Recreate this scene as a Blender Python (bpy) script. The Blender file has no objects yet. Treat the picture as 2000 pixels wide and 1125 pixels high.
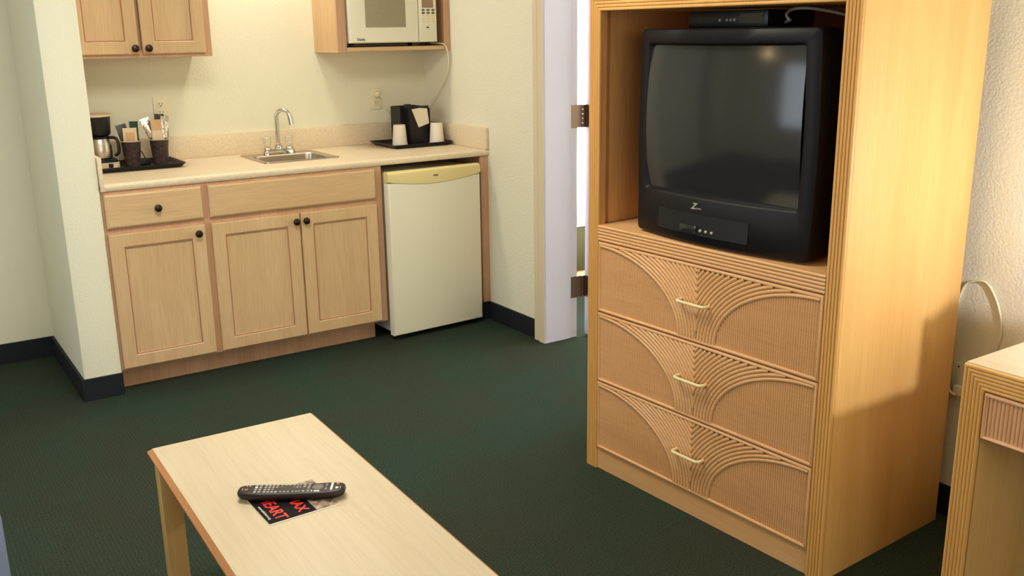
import bpy, bmesh, math, random
from mathutils import Vector, Matrix
random.seed(4)
sc = bpy.context.scene
COL = sc.collection
R = math.radians

# ------------------------------------------------------------------ colour and materials
def lin(c):
    f = lambda v: v/12.92 if v <= .04045 else ((v+.055)/1.055)**2.4
    return (f(c[0]/255), f(c[1]/255), f(c[2]/255), 1)

def newmat(name):
    m = bpy.data.materials.new(name); m.use_nodes = True
    nt = m.node_tree
    return m, nt, nt.nodes['Principled BSDF']

def plain(name, c, rough=.5, metal=0, bump=0, bscale=80, spec=.5, var=0, trans=0, ior=1.45, coat=0):
    m, nt, b = newmat(name)
    b.inputs['Base Color'].default_value = lin(c)
    b.inputs['Roughness'].default_value = rough
    b.inputs['Metallic'].default_value = metal
    b.inputs['Specular IOR Level'].default_value = spec
    b.inputs['Transmission Weight'].default_value = trans
    b.inputs['IOR'].default_value = ior
    b.inputs['Coat Weight'].default_value = coat
    tc = nt.nodes.new('ShaderNodeTexCoord')
    if var:
        n = nt.nodes.new('ShaderNodeTexNoise'); n.inputs['Scale'].default_value = bscale*.35; n.inputs['Detail'].default_value = 4
        nt.links.new(tc.outputs['Object'], n.inputs['Vector'])
        r = nt.nodes.new('ShaderNodeValToRGB')
        r.color_ramp.elements[0].position = .3; r.color_ramp.elements[1].position = .7
        r.color_ramp.elements[0].color = lin([v*(1-var) for v in c]); r.color_ramp.elements[1].color = lin([min(255, v*(1+var*.6)) for v in c])
        nt.links.new(n.outputs['Fac'], r.inputs['Fac']); nt.links.new(r.outputs['Color'], b.inputs['Base Color'])
    if bump:
        n = nt.nodes.new('ShaderNodeTexNoise'); n.inputs['Scale'].default_value = bscale; n.inputs['Detail'].default_value = 3
        nt.links.new(tc.outputs['Object'], n.inputs['Vector'])
        bp = nt.nodes.new('ShaderNodeBump'); bp.inputs['Strength'].default_value = bump; bp.inputs['Distance'].default_value = .004
        nt.links.new(n.outputs['Fac'], bp.inputs['Height']); nt.links.new(bp.outputs['Normal'], b.inputs['Normal'])
    return m

def wood(name, c1, c2, axis='z', rough=.45, fine=70, coat=0, pore=.16):
    m, nt, b = newmat(name)
    b.inputs['Roughness'].default_value = rough
    b.inputs['Coat Weight'].default_value = coat
    b.inputs['Coat Roughness'].default_value = .25
    L = nt.links.new
    tc = nt.nodes.new('ShaderNodeTexCoord')
    def noise(k, stretch, det):
        mp = nt.nodes.new('ShaderNodeMapping')
        s = [k, k, k]; s['xyz'.index(axis)] = k*stretch
        mp.inputs['Scale'].default_value = s
        L(tc.outputs['Object'], mp.inputs['Vector'])
        n = nt.nodes.new('ShaderNodeTexNoise'); n.inputs['Scale'].default_value = 1; n.inputs['Detail'].default_value = det
        n.inputs['Distortion'].default_value = .4
        L(mp.outputs['Vector'], n.inputs['Vector']); return n
    a = noise(9, .10, 4); f = noise(fine*3, .035, 3)
    r = nt.nodes.new('ShaderNodeValToRGB'); r.color_ramp.elements[0].position = .32; r.color_ramp.elements[1].position = .68
    r.color_ramp.elements[0].color = lin(c2); r.color_ramp.elements[1].color = lin(c1)
    L(a.outputs['Fac'], r.inputs['Fac'])
    r2 = nt.nodes.new('ShaderNodeValToRGB'); r2.color_ramp.elements[0].position = .38; r2.color_ramp.elements[1].position = .56
    r2.color_ramp.elements[0].color = lin([v*.86 for v in c2]); r2.color_ramp.elements[1].color = (1, 1, 1, 1)
    L(f.outputs['Fac'], r2.inputs['Fac'])
    mx = nt.nodes.new('ShaderNodeMix'); mx.data_type = 'RGBA'; mx.blend_type = 'MULTIPLY'; mx.inputs[0].default_value = pore
    L(r.outputs['Color'], mx.inputs[6]); L(r2.outputs['Color'], mx.inputs[7]); L(mx.outputs[2], b.inputs['Base Color'])
    bp = nt.nodes.new('ShaderNodeBump'); bp.inputs['Strength'].default_value = .06; bp.inputs['Distance'].default_value = .002
    L(f.outputs['Fac'], bp.inputs['Height']); L(bp.outputs['Normal'], b.inputs['Normal'])
    return m

def emit(name, c, s):
    m, nt, b = newmat(name)
    b.inputs['Base Color'].default_value = lin(c)
    b.inputs['Emission Color'].default_value = lin(c); b.inputs['Emission Strength'].default_value = s
    return m

OAK1, OAK2 = (221, 187, 141), (211, 174, 128)
M = dict(
    wall=plain('wall_paint', (233, 228, 202), .75, bump=.4, bscale=110),
    wall_r=plain('wall_paint_textured', (236, 231, 208), .75, bump=.55, bscale=120),
    ceiling=plain('ceiling_paint', (235, 232, 215), .9, bump=.4, bscale=60),
    base=plain('baseboard_vinyl', (30, 32, 38), .6, spec=.3),
    oak=wood('pickled_oak_upright', OAK1, OAK2, 'z'),
    oakx=wood('pickled_oak_level', OAK1, OAK2, 'x'),
    oakf=wood('pickled_oak_frame', (207, 165, 129), (195, 149, 115), 'z'),
    oakedge=plain('oak_groove', (170, 116, 88), .6),
    lam=plain('beige_laminate', (230, 211, 180), .42, var=.04, bscale=260, spec=.4),
    maple=wood('maple_laminate_side', (224, 180, 110), (213, 166, 95), 'z', .42, 45, pore=.10),
    mapletop=wood('maple_laminate_top', (206, 190, 160), (200, 182, 150), 'y', .36, 40, pore=.10),
    rattan=wood('rattan_wood', (224, 174, 120), (215, 163, 109), 'y', .45, pore=.12),
    rattanz=wood('rattan_wood_upright', (222, 170, 96), (212, 158, 84), 'z', .45, pore=.12),
    inner=wood('armoire_interior', (218, 160, 100), (206, 148, 90), 'z', .55),
    cream=plain('cream_enamel', (232, 212, 160), .35),
    white=plain('white_enamel', (236, 229, 204), .4, bump=.12, bscale=300),
    trimy=plain('yellowed_plastic', (228, 208, 146), .35),
    paint=plain('cream_gloss_paint', (224, 208, 176), .45),
    paint_bluelit=plain('gloss_paint_bluish_light', (205, 196, 212), .45),  # same paint as the casing, with bluish daylight put into the colour
    steel=plain('brushed_steel', (200, 190, 178), .28, 1),
    chrome=plain('chrome', (225, 220, 212), .1, 1),
    acrylic=plain('clear_acrylic', (250, 246, 232), .08, trans=.75, ior=1.45),
    bronze=plain('dark_bronze', (62, 48, 40), .35, .8),
    hinge=plain('hinge_bronze', (128, 102, 92), .35, .8),
    black=plain('black_plastic', (22, 18, 22), .38),
    tvblack=plain('television_cabinet_plastic', (17, 13, 16), .5, bump=.08, bscale=500, spec=.3),
    blacks=plain('soft_black_plastic', (16, 14, 16), .55),
    glass=plain('picture_tube_glass', (38, 37, 38), .12, spec=.75),
    groove=plain('dark_wood_groove', (188, 136, 86), .6),
    darkslot=plain('dark_slot', (20, 16, 14), .8),
    silver=plain('silver_print', (170, 164, 158), .4),
    ivory=plain('ivory_plastic', (232, 224, 190), .4),
    cord=plain('white_cord', (236, 228, 196), .45),
    paper=plain('white_paper', (238, 226, 198), .8),
    cup=plain('white_foam_cup', (236, 224, 205), .55),
    foil=plain('silver_foil', (215, 208, 200), .22, 1, bump=.9, bscale=70),
    brownfoil=plain('brown_printed_cup', (74, 58, 58), .45, var=.35, bscale=160),
    kraft=plain('tan_packet', (214, 170, 128), .55),
    pack=plain('pale_packet', (226, 204, 170), .55),
    teal=plain('dark_green_wrapper', (18, 66, 52), .35),
    dgrey=plain('dark_grey_wrapper', (70, 64, 60), .35),
    mwglass=plain('microwave_window', (158, 146, 118), .25, var=.04, bscale=500),
    lcd=plain('dim_display', (158, 128, 104), .3),
    key=plain('dark_key', (86, 82, 66), .5),
    remote=plain('remote_body', (32, 23, 22), .42),
    rkey=plain('remote_key_grey', (168, 160, 150), .45),
    rkeyw=plain('remote_key_white', (232, 224, 214), .45),
    rkeyg=plain('remote_key_green', (60, 96, 58), .45),
    rkeyb=plain('remote_key_blue', (126, 122, 150), .45),
    rkeyr=plain('remote_key_red', (196, 128, 112), .45),
    rkeyo=plain('remote_print_orange', (150, 104, 40), .45),
    card=plain('card_black', (12, 5, 9), .6, spec=.15),
    cardw=plain('card_edge_white', (244, 232, 212), .5),
    cardg=plain('card_grey_picture', (150, 128, 110), .4, var=.5, bscale=260),
    red=plain('card_red', (214, 42, 36), .4),
    sofa=plain('blue_upholstery', (112, 124, 152), .9, bump=.3, bscale=400, var=.06),
    bedding=plain('pale_blind', (250, 250, 232), .7),
    grille=plain('olive_grille', (92, 84, 40), .6),
    bulb=emit('lamp_bulb', (246, 247, 255), 1650),
    winglow=emit('window_daylight', (244, 250, 255), 9),
    curtain=plain('curtain_cloth', (196, 192, 168), .9),
    tablelamp=plain('lamp_ceramic', (196, 176, 130), .4),
)
def carpet():
    m, nt, b = newmat('green_carpet'); L = nt.links.new
    b.inputs['Roughness'].default_value = 1; b.inputs['Specular IOR Level'].default_value = .1
    tc = nt.nodes.new('ShaderNodeTexCoord')
    n1 = nt.nodes.new('ShaderNodeTexNoise'); n1.inputs['Scale'].default_value = 1.9; n1.inputs['Detail'].default_value = 5
    n2 = nt.nodes.new('ShaderNodeTexNoise'); n2.inputs['Scale'].default_value = 210; n2.inputs['Detail'].default_value = 2
    L(tc.outputs['Object'], n1.inputs['Vector']); L(tc.outputs['Object'], n2.inputs['Vector'])
    r1 = nt.nodes.new('ShaderNodeValToRGB'); r1.color_ramp.elements[0].position = .35; r1.color_ramp.elements[1].position = .65
    r1.color_ramp.elements[0].color = lin((66, 70, 56)); r1.color_ramp.elements[1].color = lin((58, 76, 62))
    L(n1.outputs['Fac'], r1.inputs['Fac'])
    r2 = nt.nodes.new('ShaderNodeValToRGB'); r2.color_ramp.elements[0].position = .35; r2.color_ramp.elements[1].position = .65
    r2.color_ramp.elements[0].color = (.5, .5, .5, 1); r2.color_ramp.elements[1].color = (1, 1, 1, 1)
    L(n2.outputs['Fac'], r2.inputs['Fac'])
    w = nt.nodes.new('ShaderNodeTexWave'); w.bands_direction = 'X'; w.inputs['Scale'].default_value = 26; w.inputs['Distortion'].default_value = .15
    L(tc.outputs['Object'], w.inputs['Vector'])
    r3 = nt.nodes.new('ShaderNodeValToRGB'); r3.color_ramp.elements[0].color = (.84, .84, .84, 1); r3.color_ramp.elements[1].color = (1, 1, 1, 1)
    L(w.outputs['Fac'], r3.inputs['Fac'])
    a = nt.nodes.new('ShaderNodeMix'); a.data_type = 'RGBA'; a.blend_type = 'MULTIPLY'; a.inputs[0].default_value = 1
    L(r1.outputs['Color'], a.inputs[6]); L(r2.outputs['Color'], a.inputs[7])
    c = nt.nodes.new('ShaderNodeMix'); c.data_type = 'RGBA'; c.blend_type = 'MULTIPLY'; c.inputs[0].default_value = 1
    L(a.outputs[2], c.inputs[6]); L(r3.outputs['Color'], c.inputs[7]); L(c.outputs[2], b.inputs['Base Color'])
    bp = nt.nodes.new('ShaderNodeBump'); bp.inputs['Strength'].default_value = .8; bp.inputs['Distance'].default_value = .006
    L(n2.outputs['Fac'], bp.inputs['Height']); L(bp.outputs['Normal'], b.inputs['Normal'])
    return m
M['carpet'] = carpet()

# ------------------------------------------------------------------ mesh helpers
def bevel(bm, edges, w, seg=2):
    if w > 0: bmesh.ops.bevel(bm, geom=list(edges), offset=w, segments=seg, affect='EDGES', profile=.5, clamp_overlap=True)

def box(bm, x0, x1, y0, y1, z0, z1, bev=0, seg=2):
    t = bmesh.new()
    bmesh.ops.create_cube(t, size=1)
    for v in t.verts:
        v.co = Vector(((x0+x1)/2+v.co.x*(x1-x0), (y0+y1)/2+v.co.y*(y1-y0), (z0+z1)/2+v.co.z*(z1-z0)))
    bevel(t, t.edges, bev, seg)
    merge(bm, t)

def merge(bm, t, mat=None):
    if mat is not None: t.transform(mat)
    me = bpy.data.meshes.new('tmp'); t.to_mesh(me); t.free(); bm.from_mesh(me); bpy.data.meshes.remove(me)

def lathe(bm, prof, c=(0, 0, 0), seg=32, mat=None, cap=True):
    t = bmesh.new(); rings = []
    for r, z in prof:
        if r < 1e-5: rings.append([t.verts.new((0, 0, z))])
        else: rings.append([t.verts.new((r*math.cos(2*math.pi*i/seg), r*math.sin(2*math.pi*i/seg), z)) for i in range(seg)])
    for a, b in zip(rings, rings[1:]):
        for i in range(seg):
            j = (i+1) % seg
            if len(a) == 1 and len(b) == 1: continue
            if len(a) == 1: t.faces.new((a[0], b[i], b[j]))
            elif len(b) == 1: t.faces.new((a[i], a[j], b[0]))
            else: t.faces.new((a[i], a[j], b[j], b[i]))
    if cap:
        if len(rings[0]) > 1: t.faces.new(rings[0][::-1])
        if len(rings[-1]) > 1: t.faces.new(rings[-1])
    m = Matrix.Translation(Vector(c)) @ (mat or Matrix.Identity(4))
    merge(bm, t, m)

def tube(bm, pts, r, seg=10, smooth=6, closed=False):
    P = [Vector(p) for p in pts]
    if smooth and len(P) > 2:
        Q = []
        for i in range(len(P)-1):
            p0 = P[max(i-1, 0)]; p1 = P[i]; p2 = P[i+1]; p3 = P[min(i+2, len(P)-1)]
            for k in range(smooth):
                t = k/smooth
                Q.append(.5*((2*p1)+(p2-p0)*t+(2*p0-5*p1+4*p2-p3)*t*t+(3*p1-p0-3*p2+p3)*t**3))
        Q.append(P[-1]); P = Q
    t = bmesh.new(); rings = []; n = None
    for i, p in enumerate(P):
        d = (P[min(i+1, len(P)-1)]-P[max(i-1, 0)]).normalized()
        if n is None:
            n = d.orthogonal().normalized()
        n = (n-d*n.dot(d)).normalized(); b = d.cross(n)
        rr = r[min(i, len(r)-1)] if isinstance(r, (list, tuple)) else r
        rings.append([t.verts.new(p+rr*(math.cos(2*math.pi*k/seg)*n+math.sin(2*math.pi*k/seg)*b)) for k in range(seg)])
    for a, b in zip(rings, rings[1:]):
        for k in range(seg): t.faces.new((a[k], a[(k+1) % seg], b[(k+1) % seg], b[k]))
    t.faces.new(rings[0][::-1]); t.faces.new(rings[-1])
    merge(bm, t)

def prism(bm, pts, vec, bev=0):
    """polygon (3D points) extruded along vec"""
    t = bmesh.new(); v = Vector(vec)
    a = [t.verts.new(p) for p in pts]; b = [t.verts.new(Vector(p)+v) for p in pts]
    t.faces.new(a[::-1]); t.faces.new(b)
    for i in range(len(a)):
        j = (i+1) % len(a); t.faces.new((a[i], a[j], b[j], b[i]))
    bevel(t, t.edges, bev)
    merge(bm, t)

def loft(bm, loops, cap0=True, cap1=True):
    t = bmesh.new()
    rs = [[t.verts.new(p) for p in l] for l in loops]
    for a, b in zip(rs, rs[1:]):
        n = len(a)
        for i in range(n): t.faces.new((a[i], a[(i+1) % n], b[(i+1) % n], b[i]))
    if cap0: t.faces.new(rs[0][::-1])
    if cap1: t.faces.new(rs[-1])
    merge(bm, t)

OFF = {}
def thing(name, label, cat, loc=(0, 0, 0), rz=0, group=None, world=True):
    o = bpy.data.objects.new(name, None); o.empty_display_size = .05; COL.objects.link(o)
    o.location = loc; o.rotation_euler = (0, 0, rz)
    o['label'] = label; o['category'] = cat
    if group: o['group'] = group
    OFF[o.name] = Vector(loc) if world else Vector((0, 0, 0))
    return o

def obj(name, bm, mat, parent=None, label=None, smooth=40):
    if parent is not None:
        off = OFF[parent.name]
        bmesh.ops.translate(bm, vec=-off, verts=bm.verts)
    bmesh.ops.recalc_face_normals(bm, faces=bm.faces)
    me = bpy.data.meshes.new(name); bm.to_mesh(me); bm.free()
    if smooth:
        for p in me.polygons: p.use_smooth = True
        try: me.set_sharp_from_angle(angle=R(smooth))
        except Exception: pass
    me.materials.append(M[mat] if isinstance(mat, str) else mat)
    o = bpy.data.objects.new(name, me); COL.objects.link(o)
    if parent is not None: o.parent = parent; OFF[o.name] = OFF[parent.name]
    else: OFF[o.name] = Vector((0, 0, 0))
    if label: o['label'] = label
    return o

def tag(o, label, cat, group=None):
    o['label'] = label; o['category'] = cat
    if group: o['group'] = group
    return o

def setorigin(o, loc):
    """top-level single mesh: move its origin to loc without moving the shape"""
    v = Vector(loc); o.data.transform(Matrix.Translation(-v)); o.location = v; return o

def struct(name, bm, mat, **k):
    o = obj(name, bm, mat, **k); o['kind'] = 'structure'; return o

def B(*boxes, **k):
    bm = bmesh.new()
    for b in boxes: box(bm, *b)
    return bm

def text_mesh(s, size, mat4, name, mat, parent, depth=.0006, label=None, offset=0, shear=0):
    cu = bpy.data.curves.new(name, 'FONT'); cu.body = s; cu.size = size; cu.extrude = depth; cu.align_x = 'CENTER'; cu.align_y = 'CENTER'
    cu.offset = offset; cu.shear = shear; cu.resolution_u = 4
    to = bpy.data.objects.new(name+'_c', cu); COL.objects.link(to)
    dg = bpy.context.evaluated_depsgraph_get(); dg.update()
    me = bpy.data.meshes.new_from_object(to.evaluated_get(dg))
    bpy.data.objects.remove(to)
    bm = bmesh.new(); bm.from_mesh(me); bpy.data.meshes.remove(me)
    bm.transform(mat4)
    return obj(name, bm, mat, parent, label, smooth=0)

def frame4(o, xa, ya):
    """matrix whose x axis is xa, y axis is ya, at o"""
    xa = Vector(xa).normalized(); ya = Vector(ya).normalized(); za = xa.cross(ya)
    m = Matrix((xa, ya, za)).transposed().to_4x4(); m.translation = Vector(o); return m

# ------------------------------------------------------------------ layout numbers (metres)
W = 1.902        # wall to the right of the kitchen
D = .66          # kitchen back wall
CH = 2.44        # ceiling
LX, FY = -3.1, -6.4
BX, BY = 4.9, .42  # bedroom extents

# ------------------------------------------------------------------ setting
struct('floor', B((LX, BX, FY, .84, -.05, 0)), 'carpet')
struct('ceiling', B((LX, BX, FY, .84, CH, CH+.05)), 'ceiling')
struct('wall_kitchen', B((0, W, D, D+.09, 0, CH)), 'wall')
bm = B((-.155, -.0015, -.011, .75, 0, CH)); bevel(bm, [e for e in bm.edges if abs(e.verts[0].co.z-e.verts[1].co.z) > 1], .006)
struct('wall_stub', bm, 'wall')
struct('wall_recess', B((LX, 0, .75, .84, 0, CH)), 'wall')
struct('wall_left', B((LX-.1, LX, FY, .84, 0, CH)), 'wall')
struct('wall_behind', B((LX, BX, FY-.1, FY, 0, CH)), 'wall')
DY0, DY1 = -.533, -1.42
struct('wall_right', B((W, W+.13, DY0+.005, .75, 0, CH), (W, W+.13, FY, DY1, 0, CH), (W, W+.13, DY1, DY0+.005, 2.07, CH)), 'wall_r')
struct('wall_bedroom_back', B((W+.13, 2.3, BY, BY+.1, 0, CH), (4.4, BX, BY, BY+.1, 0, CH), (2.3, 4.4, BY, BY+.1, 0, .5), (2.3, 4.4, BY, BY+.1, 2.2, CH)), 'wall')
struct('wall_bedroom_side', B((BX, BX+.1, FY, BY+.1, 0, .7), (BX, BX+.1, FY, BY+.1, 2.1, CH), (BX, BX+.1, FY, -2.2, .7, 2.1), (BX, BX+.1, -.3, BY+.1, .7, 2.1)), 'wall')
struct('wall_bedroom_near', B((W+.13, BX, -3.2, -3.1, 0, CH)), 'wall')
bh, bt = .097, .012
struct('baseboard_stub', B((-.155-bt, -.0015, -.011-bt, -.011, 0, bh), (-.155-bt, -.155, -.011, .75, 0, bh)), 'base')
struct('baseboard_recess', B((LX, -.155-bt, .75-bt, .75, 0, bh)), 'base')
struct('baseboard_right', B((W-bt, W, -.4285, -.0005, 0, bh), (W-bt, W, FY, DY1-.11, 0, bh)), 'base')
struct('baseboard_left', B((LX, LX+bt, FY, .75-bt, 0, bh)), 'base')
struct('baseboard_bedroom', B((W+.13, BX, BY-bt, BY, 0, bh)), 'base')

# door frame: painted, stepped profile, jamb with hinge rabbet
def casing_profile(s, y0):
    return [(W-.018, y0+s*.094), (W-.018, y0+s*.064), (W-.012, y0+s*.058), (W-.012, y0+s*.052), (W-.024, y0+s*.046), (W-.024, y0+s*.003), (W-.0005, y0+s*.003), (W-.0005, y0+s*.094)]
def jamb_profile(s, y0):
    return [(W-.022, y0+s*.0025), (W-.014, y0), (W+.138, y0), (W+.140, y0+s*.002), (W+.140, y0+s*.004), (W+.178, y0+s*.004), (W+.178, y0+s*.10), (W+.131, y0+s*.10), (W+.131, y0+s*.0048), (W-.022, y0+s*.0048)]
bm = bmesh.new()
for sg, yy in ((1, DY0), (-1, DY1)): prism(bm, [(x, y, 0) for x, y in casing_profile(sg, yy)], (0, 0, 2.07))
box(bm, W-.022, W-.0005, DY1-.094, DY0+.094, 2.0705, 2.15)
struct('trim_1', bm, 'paint', smooth=0)
bm = bmesh.new()
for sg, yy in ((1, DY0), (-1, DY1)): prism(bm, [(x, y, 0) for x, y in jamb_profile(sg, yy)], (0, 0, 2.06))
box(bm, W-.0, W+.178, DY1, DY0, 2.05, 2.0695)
struct('trim_2', bm, 'paint_bluelit', smooth=0)

# door swung open into the bedroom with two visible hinges
dr = thing('door_1', 'cream door leaf swung open beyond the jamb', 'door', (W+.222, DY0-.004, 0), R(-3), world=False); dr['kind'] = 'structure'
for k in ('label', 'category'): del dr[k]
obj('door_panel', B((.0, .84, -.045, 0, .012, 2.03, .002)), 'paint_bluelit', dr)
for zc in (.262, 1.106, 1.86):
    bm = B((-.06+.0, -.0, -.0, .0015, zc-.054, zc+.054))
    bm = bmesh.new()
    box(bm, -.0015, 0, -.040, -.004, zc-.054, zc+.054)                       # leaf on the door edge
    box(bm, -.080, -.020, .0015, .0075, zc-.054, zc+.054)                    # leaf on the jamb
    
    for k in range(5):
        lathe(bm, [(.0065, 0), (.0075, .001), (.0075, .0195), (.0065, .0205)], (-.013, .002, zc-.054+k*.0216), 14)
    box(bm, -.012, -.0, -.004, 0.001, zc-.054, zc+.054)
    obj('hinge', bm, 'hinge', dr, label='dark bronze hinge')

# bedroom window, blind and wall unit beyond the gap
struct('window_1', B((2.28, 4.42, BY-.025, BY, .46, .5), (2.28, 4.42, BY-.025, BY, 2.2, 2.24), (2.28, 2.32, BY-.025, BY, .5, 2.2), (4.38, 4.42, BY-.025, BY, .5, 2.2), (3.33, 3.37, BY-.02, BY+.02, .5, 2.2)), 'paint')
struct('window_pane_1', B((2.3, 4.4, BY+.06, BY+.07, .5, 2.2)), 'winglow')
struct('added_window_3', B((BX-.025, BX, -2.22, -.28, .66, .7), (BX-.025, BX, -2.22, -.28, 2.1, 2.14), (BX-.025, BX, -2.22, -2.18, .7, 2.1), (BX-.025, BX, -.32, -.28, .7, 2.1)), 'paint')  # added unseen window, sending cool daylight through the doorway
struct('added_pane_3', B((BX+.06, BX+.07, -2.2, -.3, .7, 2.1)), 'winglow')  # glowing pane of the added side window
t = thing('air_conditioner', 'pale wall air conditioner under the bedroom window, glimpsed through the door gap', 'air conditioner', (2.82, .26, 0))
obj('base_trim', B((2.26, 3.38, .135, BY-.026, 0, .135, .004)), 'trimy', t)
obj('intake_grille', B((2.25, 3.39, .125, BY-.026, .1355, .40, .004)), 'grille', t, label='olive lower grille')
obj('casing', B((2.24, 3.40, .115, BY-.026, .4005, .545, .006)), 'bedding', t)
bm = bmesh.new()
for k in range(46): box(bm, 2.28+k*.0240, 2.29+k*.0240, .1128, .116, .415, .475)
obj('louvre', bm, 'lam', t)

# ------------------------------------------------------------------ kitchen base cabinet
CT = .884   # underside of worktop
XF = 1.286
def knob(c, parent, axis='-y', sub=None):
    bm = bmesh.new()
    m = Matrix.Rotation(R(90), 4, 'X')
    lathe(bm, [(.006, 0), (.006, .010), (.015, .013), (.0165, .018), (.0145, .024), (.008, .027), (0, .028)], c, 20, m)
    return obj('knob', bm, 'bronze', parent, label='dark round knob')

def panel_door(x0, x1, z0, z1, yf, parent, name='door', rail=.058, th=.019, mat='oak'):
    """door with framed, recessed centre panel; front face at y = yf"""
    bm = bmesh.new()
    yb = yf+th
    ch = .004
    L = []
    def rect(ins, y): return [(x0+ins, y, z0+ins), (x1-ins, y, z0+ins), (x1-ins, y, z1-ins), (x0+ins, y, z1-ins)]
    loft(bm, [rect(0, yb), rect(0, yf+ch), rect(ch, yf), rect(rail-.004, yf), rect(rail, yf+.003), rect(rail+.005, yf+.008), rect(rail+.012, yf+.0085)])
    d = obj(name, bm, mat, parent, smooth=20)
    bm = bmesh.new()
    for a, b in zip(rect(rail+.002, yf+.0045), rect(rail+.002, yf+.0045)[1:]+rect(rail+.002, yf+.0045)[:1]):
        tube(bm, [a, b], .0024, 6, 0)
    obj('groove', bm, 'oakedge', d)
    return d

def slab_front(x0, x1, z0, z1, yf, parent, name='drawer', th=.019):
    bm = bmesh.new()
    def rect(ins, y): return [(x0+ins, y, z0+ins), (x1-ins, y, z0+ins), (x1-ins, y, z1-ins), (x0+ins, y, z1-ins)]
    loft(bm, [rect(0, yf+th), rect(0, yf+.007), rect(.003, yf+.003), rect(.009, yf), rect(.03, yf)])
    return obj(name, bm, 'oakx', parent, smooth=20)

t = thing('base_cabinet', 'pickled oak kitchen base cabinet with three doors, one drawer and dark knobs', 'cabinet', (.64, .3, 0))
bm = B((.0005, .0185, .019, D-.003, .1, CT), (XF-.018, XF, .019, D-.003, .1, CT), (.0185, XF-.018, .019, D-.003, .1, .118), (.0185, XF-.018, D-.012, D-.004, .118, CT), (.413, .431, .019, D-.02, .12, .69))
obj('carcass', bm, 'oakf', t)
bm = bmesh.new()
for b in ((.0005, .04, 0, .019, .1, CT), (.395, .459, 0, .019, .13, .695), (.395, .459, 0, .019, .73, .86), (1.236, XF, 0, .019, .1, CT), (.04, 1.236, 0, .019, .86, CT), (.04, 1.236, 0, .019, .695, .73), (.04, 1.236, 0, .019, .1, .13), (.835, .87, 0, .019, .13, .695)):
    box(bm, *b)
obj('face_frame', bm, 'oakf', t)
obj('toe_kick', B((.0005, XF-.04, .075, .09, .0, .1)), 'oakf', t)
d = slab_front(.010, .4115, .7267, .8702, -.019, t); knob((.219, -.019, .797), d)
slab_front(.441, 1.248, .7267, .8702, -.019, t, 'false_drawer_front')
d = panel_door(.010, .4125, .109, .7003, -.019, t); knob((.379, -.019, .665), d)
d = panel_door(.4415, .8495, .109, .7003, -.019, t); knob((.829, -.019, .664), d)
d = panel_door(.8575, 1.249, .109, .7003, -.019, t); knob((.877, -.019, .664), d)

# end stile on the right of the refrigerator
o = tag(obj('end_panel', B((1.857, W-.0005, 0, .02, .098, CT, .001), (1.875, W-.0005, .02, D-.001, .098, CT)), 'oakf'), 'narrow pickled oak filler panel between the refrigerator and the right wall', 'panel')
setorigin(o, (1.88, .3, 0))
struct('baseboard_kitchen', B((1.84, W-.0005, -.0, .012, 0, .0975), (XF+.002, 1.87, D-.012, D-.0005, 0, .0975)), 'base')

# ------------------------------------------------------------------ worktop with sink cut-out and splashes
SX0, SX1, SY0, SY1 = .778, 1.16, .185, .565
t = thing('countertop', 'beige laminate countertop with low backsplash, a steel sink set into it', 'countertop', (.95, .3, CT))
bm = bmesh.new()
x0, x1, y1 = .0005, W-.0005, D-.0005
def nose(xa, xb):
    P = [(-.0, CT), (-.012, CT), (-.016, CT+.006), (-.017, .900), (-.015, .908), (-.010, .9125), (-.004, .914), (0, .914)]
    prism(bm, [(xa, y+.004, z) for y, z in P], (xb-xa, 0, 0))
nose(x0, x1)
for b in ((x0, SX0+.012, .004, y1), (SX1-.012, x1, .004, y1), (SX0+.012, SX1-.012, .004, SY0+.012), (SX0+.012, SX1-.012, SY1-.012, y1)):
    box(bm, b[0], b[1], b[2], b[3], CT, .914)
obj('worktop', bm, 'lam', t)
bm = bmesh.new()
box(bm, x0+.018, x1-.018, y1-.02, y1, .914, 1.026, .003)
obj('backsplash', bm, 'lam', t)
obj('side_splash', B((x0, x0+.018, -.018, y1, .884, 1.026, .003)), 'lam', t)
obj('side_splash', B((x1-.018, x1, -.014, y1, .9145, 1.026, .003)), 'lam', t)

# sink
t = thing('sink', 'small square stainless steel bar sink set into the beige countertop', 'sink', ((SX0+SX1)/2, (SY0+SY1)/2, .9))
def rr(x0, x1, y0, y1, z, r, n=5):
    P = []
    for cx, cy, a0 in ((x1-r, y1-r, 0), (x0+r, y1-r, 90), (x0+r, y0+r, 180), (x1-r, y0+r, 270)):
        for k in range(n+1):
            a = R(a0+90*k/n); P.append((cx+r*math.cos(a), cy+r*math.sin(a), z))
    return P
bm = bmesh.new()
ix0, ix1, iy0, iy1 = SX0+.03, SX1-.03, SY0+.03, SY1-.095
loft(bm, [rr(SX0, SX1, SY0, SY1, .9145, .02), rr(SX0+.002, SX1-.002, SY0+.002, SY1-.002, .919, .02), rr(SX0+.006, SX1-.006, SY0+.006, SY1-.006, .9205, .018),
          rr(SX0+.012, SX1-.012, SY0+.012, SY1-.012, .9175, .016), rr(ix0-.006, ix1+.006, iy0-.006, iy1+.006, .9175, .045), rr(ix0, ix1, iy0, iy1, .912, .04), rr(ix0+.008, ix1-.008, iy0+.008, iy1-.008, .78, .05),
          rr(ix0+.03, ix1-.03, iy0+.03, iy1-.03, .765, .04), rr(ix0+.12, ix1-.12, iy0+.09, iy1-.09, .762, .02)], cap0=False)
obj('basin', bm, 'steel', t)
bm = bmesh.new(); lathe(bm, [(.03, .7625), (.032, .766), (.02, .767), (0, .765)], ((ix0+ix1)/2, (iy0+iy1)/2, 0), 24)
obj('drain', bm, 'chrome', t)

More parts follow.
